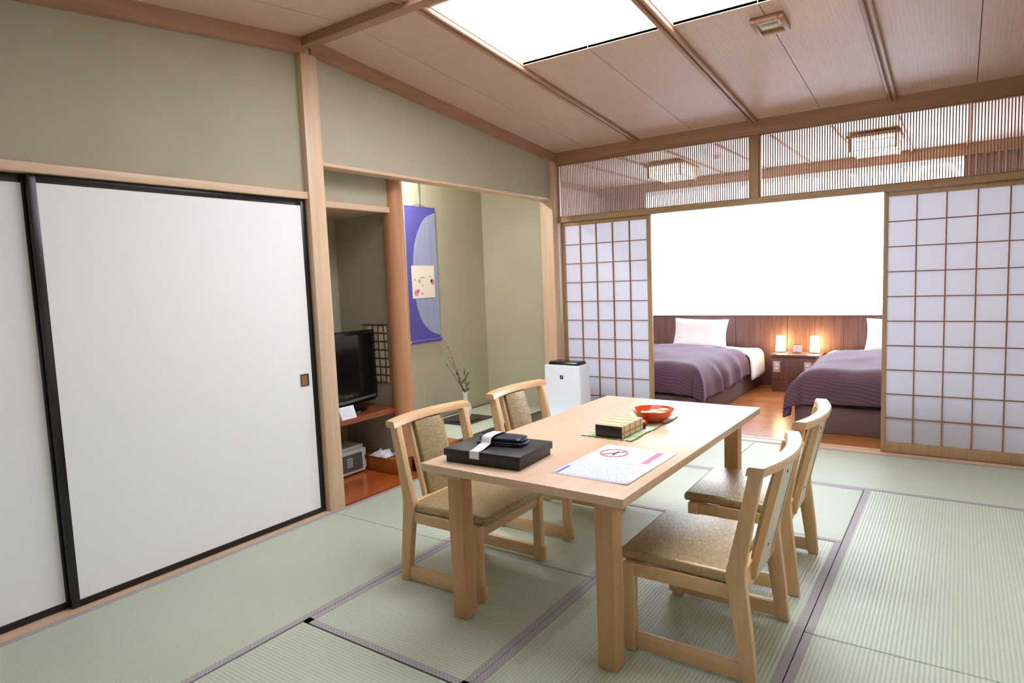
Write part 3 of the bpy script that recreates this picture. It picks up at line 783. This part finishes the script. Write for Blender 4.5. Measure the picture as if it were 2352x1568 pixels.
for k in range(40):
    a, b = 2*PI*k/40, 2*PI*(k+1)/40
    m.bm.faces.new([m.bm.verts.new((cx_+r*math.cos(q), cy_+r*math.sin(q), .0034)) for r, q in ((R0, a), (R1, a), (R1, b), (R0, b))])
m.bm.faces.new([m.bm.verts.new((cx_+x, cy_+y, .0034)) for x, y in ((-.039, -.033), (-.033, -.039), (.039, .033), (.033, .039))])
m.build('no_smoking_ring', 'red', t)
m = MB(); m.bm.faces.new([m.bm.verts.new((cx_+x, cy_+y, .0038)) for x, y in ((.004, -.032), (.012, -.032), (.012, .028), (.004, .028))]); m.build('cigarette_mark', 'dkp', t)
m = MB(); strip(m, .085, .112, .03, .20); m.build('pink_notice', 'pink', t)
m = MB()
for i in range(5): strip(m, .090, .107, .045+i*.03, .062+i*.03)
m.build('notice_text', 'red', t)
m = MB(); strip(m, -.147, -.133, -.215, -.12); m.build('blue_heading', 'blue', t)
m = MB(); strip(m, -.147, -.135, -.115, .01); m.build('pale_heading', 'pale', t)
m = MB(); strip(m, -.005, .125, -.002, .001); m.build('fold_rule', 'dkp', t)
m = MB(); random.seed(3)
for i in range(16):
    x = -.118+i*.0155
    y = -.215
    while y < -.03:
        L = random.uniform(.008, .03); strip(m, x, x+.006, y, min(y+L, -.02)); y += L+random.uniform(.004, .014)
m.build('printed_text', plain('text_ink', (186, 198, 226), .7), t)
m = MB()
for i in range(4): strip(m, .02+i*.013, .026+i*.013, .06, .15-.02*(i % 2))
m.build('printed_text', 'pale', t)

# runner
t = thing('table_runner', 'green and white patterned place mat in the middle of the table', 'place mat', (1.900, 2.838, ZT), math.radians(-1))
m = MB(); m.grid(10, 16, lambda u, v: (-.128+.256*u+.004*math.sin(v*17), -.275+.55*v+.003*math.sin(u*9), .0012+.0012*math.sin(u*7+v*9)**2)); o = m.build('cloth', 'runner', t); md = o.modifiers.new('t', 'SOLIDIFY'); md.thickness = .0012
m = MB()
for i in range(22):
    y = -.26+.52*i/21+random.uniform(-.01, .01); L = random.uniform(.006, .02)
    x = .124+.004*math.sin((y+.275)/.55*17)
    m.rbox(x-.004, x+.005, y-L, y+L, .0015, .0042, r=.001, seg=1)
for i in range(8):
    x = -.11+.22*i/7; m.rbox(x-.012, x+.012, -.279, -.272, .001, .0036, r=.001, seg=1)
m.build('leafy_edge', 'runner_edge', t)

# tissue box
t = thing('tissue_box', 'tissue box in a woven bamboo cover with black ends', 'tissue box', (1.907, 2.680, ZT+.0042), math.radians(-1))
m = MB(); m.rbox(-.064, .064, -.108, .108, 0, .050, r=.002); m.build('box', 'lacquer', t)
m = MB(); sl = .5
m.rbox(-.0685, -.064, -.102, .112, .001, .053, r=.001, seg=1); m.rbox(.064, .0685, -.102, .112, .001, .053, r=.001, seg=1)
m.rbox(-.0685, .0685, -.102, .112, .050, .054, r=.001, seg=1)
m.build('bamboo_cover', 'weave', t)

# bowl with sweets
BX, BY = 1.955, 2.972
t = thing('lacquer_bowl', 'shallow orange lacquer bowl on the place mat', 'bowl', (BX, BY, ZT+.0045))
prof = [(0, .004), (.040, .004), (.042, 0), (.050, 0), (.053, .006), (.075, .020), (.092, .040), (.100, .060), (.104, .066), (.101, .067), (.096, .060), (.088, .043), (.070, .024), (.045, .013), (0, .010)]
m = MB(); m.lathe([(a, b*.88) for a, b in prof], n=48); m.build('bowl', 'orange', t)
random.seed(11)
for i, (px_, py_, a, s) in enumerate(((-.03, -.01, .3, 1), (.03, .0, -.4, 1), (.0, .03, 1.2, .9), (.0, -.035, .1, .9), (.045, .03, .9, .7))):
    t3 = MB(); t3.rbox(-.030*s, .030*s, -.020*s, .020*s, -.005, .005, r=.004)
    xf = Matrix.Translation((BX+px_, BY+py_, ZT+.041+.004*i)) @ Euler((.12*math.sin(i*2), .12*math.cos(i*3), a)).to_matrix().to_4x4()
    o = t3.build('wrapped_sweet', 'candy'); o.matrix_world = xf
    tag(o, ['pale wrapped sweet at the left in the orange bowl', 'pale wrapped sweet at the right in the orange bowl', 'pale wrapped sweet at the back of the orange bowl', 'pale wrapped sweet at the front of the orange bowl', 'small topmost pale sweet leaning on the right rim of the orange bowl'][i], 'sweet', 'sweets in the orange bowl')

# bottle opener
t = thing('bottle_opener', 'orange ended black bottle opener between tissue box and bowl', 'bottle opener', (1.958, 2.840, ZT+.0045), math.radians(25))
m = MB(); m.rbox(-.010, .010, -.055, .02, 0, .009, r=.003); m.build('handle', 'lacquer', t)
m = MB(); m.lathe([(0, 0), (.012, 0), (.020, .008), (.020, .016), (.012, .024), (0, .027)], c=(0, .025, .002), n=20); m.build('orange_knob', 'orange', t)

# ------------------------------------------------------------------ bedroom beyond
ZB = 2.565
struct(B1('wall_back', 'plaster_cream', (-.95, 3.75, 8.16, 8.28, 0, .83), (-.95, -.30, 8.16, 8.28, .83, 2.6), (3.32, 3.75, 8.16, 8.28, .83, 2.6), (-.30, 3.32, 8.16, 8.28, 2.445, 2.6)))
struct(B1('wall_left', 'plaster_cream', (-1.0, -.90, 5.50, 8.28, 0, 2.6)))
struct(B1('wall_right', 'plaster_cream', (3.72, 3.82, 5.40, 8.28, 0, 2.6)))
struct(B1('wall_screen', 'plaster_cream', (-.95, -.0, 5.50, 5.53, 0, 2.6), (0, 3.72, 5.485, 5.50, 2.45, 2.6)))
bm_ = MB(); edges_b = [-.9, -.1, .36, .83, 1.295, 1.78, 2.265, 2.75, 3.22, 3.72]
for a, b in zip(edges_b, edges_b[1:]): bm_.box(a+.002, b-.002, 5.5, 8.16, ZB, ZB+.012)
bm_.box(-.95, 3.75, 5.5, 8.16, ZB+.014, ZB+.05)
struct(bm_.build('ceiling', plain('bedroom_ceiling', (238, 226, 216), .6), smooth=False))
m = MB()
for x in edges_b[1:-1]: m.rbox(x-.013, x+.013, 5.5, 8.09, ZB-.022, ZB+.002, r=.004)
struct(m.build('trim_14', 'brown_y'))
struct(B1('trim_15', 'brown_x', (-.9, 3.72, 8.06, 8.16, 2.455, ZB), r=.003))
struct(B1('trim_16', 'brown_y', (-.9, -.86, 5.5, 8.06, 2.50, ZB), (3.68, 3.72, 5.5, 8.06, 2.50, ZB)))
# window
wm = MB()
for b in ((-.30, -.25, .83, 2.445), (3.27, 3.32, .83, 2.445)): wm.rbox(b[0], b[1], 8.19, 8.25, b[2], b[3], r=.003)
wm.rbox(-.25, 3.27, 8.19, 8.25, .83, .87, r=.003); wm.rbox(-.25, 3.27, 8.19, 8.25, 2.41, 2.445, r=.003)
w = struct(wm.build('window_1', 'white'))
B1('glass_pane', 'glass', (-.25, 3.27, 8.218, 8.222, .87, 2.41), parent=w)
# headboard panelling
t = thing('headboard_panelling', 'low dark brown panelling along the wall behind both beds', 'wall panelling', (0, 8.10, 0))
m = MB(); x = -.88
while x < 3.7:
    x2 = min(x+.30, 3.71); m.rbox(x+.0015, x2-.0015, -.005, .055, 0, .832, r=.0015, seg=1); x = x2
m.build('panel_boards', 'panel', t)
B1('cap', plain('panel_cap', (110, 84, 86), .4), (-.89, 3.715, -.012, .057, .832, .845), parent=t, r=.002)

# curtains
def curtain(x0, x1, y, label, amp=.022, waves=9, mat_='curtain', z0=.87, z1=2.45, name='curtain', nz=6):
    t = thing(name, label, 'curtain', ((x0+x1)/2, y, z0)); c = (x0+x1)/2
    m = MB(); n = waves*12
    m.grid(n, nz, lambda u, v: (x0+(x1-x0)*u-c, amp*math.sin(u*waves*2*PI+.6*math.sin(u*13))*(1-.25*v)+.004*math.sin(v*6+u*20), (z1-z0)*v))
    o = m.build('drape', mat_, t); md = o.modifiers.new('t', 'SOLIDIFY'); md.thickness = .0015 if mat_ != 'sheer' else .0
    if mat_ == 'sheer': o.modifiers.remove(md)
    m = MB(); m.rbox(x0-c, x1-c, -.012, .012, z1-z0-.008, z1-z0+.004, r=.002); m.build('curtain_rail', 'brown_x', t)
curtain(-.76, -.175, 8.00, 'brown drawn back curtain left of the bedroom window, behind the transom')
curtain(3.195, 3.66, 8.00, 'brown drawn back curtain right of the bedroom window, behind the transom', waves=8)
curtain(-.20, 3.25, 8.055, 'white sheer curtain glowing across the bedroom window', amp=.010, waves=34, mat_='sheer', name='sheer_curtain', z0=.85, nz=3)

# beds
def bed(x0, label, dl, pl, ml):
    w = 1.22; y0, y1 = 5.86, 8.06; xc = x0+w/2
    t = thing('bed', label, 'bed', (xc, (y0+y1)/2, 0), group='twin beds'); hl = (y1-y0)/2
    m = MB(); m.rbox(-w/2+.01, w/2-.01, -hl, hl, .0, .225, r=.01); m.build('base', 'bedbase', t)
    m = MB(); m.rbox(-w/2+.02, w/2-.02, -hl+.03, hl, .228, .418, r=.088, seg=6); m.build('mattress', 'white_linen', t)
    # duvet
    d = MB(); top = .492; r = .19; hang = .095; L = hl*2-.68
    seed = x0*3+1
    def prof(s, half):   # arc length -> (offset, drop)
        a = abs(s); sg = 1 if s >= 0 else -1
        flat = half-r+.045
        if a <= flat: return sg*a, 0.
        q = a-flat
        if q < r*PI/2: th = q/r; return sg*(flat+r*math.sin(th)), r*(1-math.cos(th))
        return sg*(flat+r+(q-r*PI/2)*.10), r+(q-r*PI/2)
    SX = w/2-r+.045+r*PI/2+hang; 
    def fn(u, v):
        s = (u*2-1)*SX; ox, dx = prof(s, w/2)
        tlen = L+ (r*PI/2-r+.045) + hang
        tt = v*tlen                                  # from head to foot
        half = L
        flat = half-r+.045
        if tt <= flat: oy, dy = tt, 0.
        else:
            q = tt-flat
            if q < r*PI/2: th = q/r; oy, dy = flat+r*math.sin(th), r*(1-math.cos(th))
            else: oy, dy = flat+r+(q-r*PI/2)*.12, r+(q-r*PI/2)
        z = top - (dx**2.6+dy**2.6)**(1/2.6)
        n = noise.noise(Vector((ox*1.6+seed, oy*1.3, 0)))*.030 + noise.noise(Vector((ox*4+seed, oy*3, 3)))*.014
        n += .016*max(0, noise.noise(Vector((ox*2.2+oy*2.6+seed, (ox-oy)*.8, 8))))*1.5
        edge = min(1, (dx+dy)/.12)
        fold = .022*edge*math.sin((oy if dx > dy else ox)*10+seed*3+4*noise.noise(Vector((ox*3, oy*3, seed))))
        ox2 = ox + (fold if dx > .02 else 0)*(1 if ox > 0 else -1); oy2 = oy + (fold if dy > .02 else 0)
        puff = .06*math.cos(ox/(w/2)*PI/2)**.5 if abs(ox) < w/2 else 0
        return (ox2, hl-.68-oy2, max(.12, z+max(n,-.02)+.006+puff*.8))
    d.grid(90, 90, fn)
    o = d.build('duvet', 'duvet', ang=180); o.location = (xc, (y0+y1)/2, 0)
    md = o.modifiers.new('t', 'SOLIDIFY'); md.thickness = .022; md.offset = -1
    tag(o, dl, 'duvet', 'duvets on the twin beds')
    # white turned-down sheet
    m = MB()
    r = .07
    def fs(u, v):
        s = (u*2-1)*(w/2+.24); ox, dx = prof(s, w/2); 
        ty = v*.60
        return (ox*1.01, hl-.06-ty, .448-dx*1.25+.004*math.sin(u*23)+.012*(math.cos(ox/(w/2)*PI/2) if abs(ox) < w/2 else 0))
    m.grid(60, 8, fs); o = m.build('turned_down_sheet', 'white_linen', ang=180); o.location = (xc, (y0+y1)/2, 0)
    md = o.modifiers.new('t', 'SOLIDIFY'); md.thickness = .010; md.offset = 1
    tag(o, ml, 'sheet', 'white sheets on the twin beds')
    # pillow leaning on the panelling
    m = MB()
    def pf(side):
        def g(u, v):
            a, b = u*2-1, v*2-1
            e = (1-a**4)*(1-b**4); th = .075*max(0, e)**.55
            pin = 1-.07*(1-abs(a)**2)*abs(b)**3; pin2 = 1-.06*(1-abs(b)**2)*abs(a)**3
            return (a*.335*pin2, side*th, b*.175*pin+.175)
        return g
    m.grid(24, 18, pf(1)); m.grid(24, 18, pf(-1)); bmesh.ops.remove_doubles(m.bm, verts=m.bm.verts, dist=.0005)
    o = m.build('pillow', 'white_linen', ang=180); o.location = (x0+.56 if x0 < 1 else x0+.66, 7.80, .478); o.rotation_euler = (math.radians(-14), math.radians(1.5), 0)
    tag(o, pl, 'pillow', 'pillows on the twin beds')
bed(.0, 'bed with purple duvet seen behind the table, left of the nightstand', 'purple duvet on the left bed, behind the table', 'white pillow on the left bed', 'white turned down sheet edge on the left bed')
bed(2.03, 'bed with purple duvet, right of the nightstand and partly behind the right screen', 'purple duvet on the right bed, hanging over its foot', 'white pillow on the right bed, half hidden by the right screen', 'white turned down sheet edge on the right bed')

# nightstand
t = thing('nightstand', 'dark brown nightstand with two sockets between the beds', 'nightstand', (1.672, 7.87, 0))
m = MB(); m.rbox(-.235, .235, -.172, .172, .0, .402, r=.002); m.build('cabinet', 'panel', t)
B1('top', 'panel', (-.262, .262, -.188, .172, .402, .425), parent=t, r=.003)
B1('drawer_front', 'panel', (-.228, .228, -.180, -.172, .145, .390), parent=t, r=.002)
for x in (-.180, .145):
    o = B1('socket_plate', plain('socket', (196, 180, 176), .5), (x-.038, x+.038, -.188, -.180, .225, .350), parent=t, r=.004)
    for z in (.255, .300): B1('socket_button', 'white', (x-.017, x+.017, -.1905, -.188, z, z+.027), parent=o, r=.002)
def bedlamp(x, label):
    t = thing('bedside_lamp', label, 'lamp', (x, 7.93, .4255), group='lit lamps on the nightstand')
    m = MB(); m.lathe([(0, .012), (.050, .012), (.052, .020), (.046, .190), (.044, .192), (0, .192)], n=28); m.build('lamp_shade', 'bedlamp', t)
    m = MB(); m.lathe([(0, 0), (.054, 0), (.054, .012), (0, .013)], n=28); m.build('lamp_base', 'panel', t)
bedlamp(1.482, 'glowing warm bedside lamp at the left end of the nightstand')
bedlamp(1.848, 'glowing warm bedside lamp at the right end of the nightstand')
t = thing('alarm_clock', 'small square white clock between the two bedside lamps', 'clock', (1.668, 7.90, .4255))
m = MB(); m.rbox(-.052, .052, -.018, .022, 0, .098, r=.004); m.build('case', 'panel', t)
B1('face', 'paperw', (-.046, .046, -.0205, -.018, .006, .092), parent=t)
m = MB(); m.tube([(0, -.0215, .05), (.004, -.0215, .074)], .0014, 5); m.tube([(0, -.0215, .05), (.018, -.0215, .044)], .0014, 5); m.box(-.018, .018, -.0215, -.0205, .010, .016); m.build('hand', 'dkp', t)

# ceiling lanterns
def lantern(x, y, label):
    t = thing('ceiling_lantern', label, 'ceiling lamp', (x, y, ZB-.022), group='paper ceiling lanterns in the bedroom')
    m = MB(); m.rbox(-.21, .21, -.27, .27, -.028, 0, r=.004); m.build('base_board', 'brown_x', t)
    m = MB(); m.box(-.165, .165, -.225, .225, -.135, -.034); m.build('paper_shade', 'lantern', t)
    m = MB()
    for sx in (-1, 1):
        for sy in (-1, 1): m.rbox(sx*.178-.009, sx*.178+.009, sy*.238-.009, sy*.238+.009, -.145, -.028, r=.002)
    for z in (-.062, -.135):
        for sy in (-1, 1): m.box(-.178, .178, sy*.238-.003, sy*.238+.003, z-.003, z+.003)
        for sx in (-1, 1): m.box(sx*.178-.003, sx*.178+.003, -.238, .238, z-.003, z+.003)
    for sy in (-1, 1): m.box(-.002, .002, sy*.236-.002, sy*.236+.002, -.135, -.062)
    m.build('wooden_frame', 'brown_z', t)
lantern(.605, 6.87, 'lit square paper lantern seen through the left transom')
lantern(2.525, 6.86, 'lit square paper lantern seen through the right transom')
t = thing('smoke_detector', 'small round detector on the bedroom ceiling right of the left lantern', 'smoke detector', (1.096, 6.81, ZB))
m = MB(); m.lathe([(0, -.035), (.030, -.035), (.045, -.020), (.050, 0), (0, 0)], n=24); m.build('housing', 'white', t)
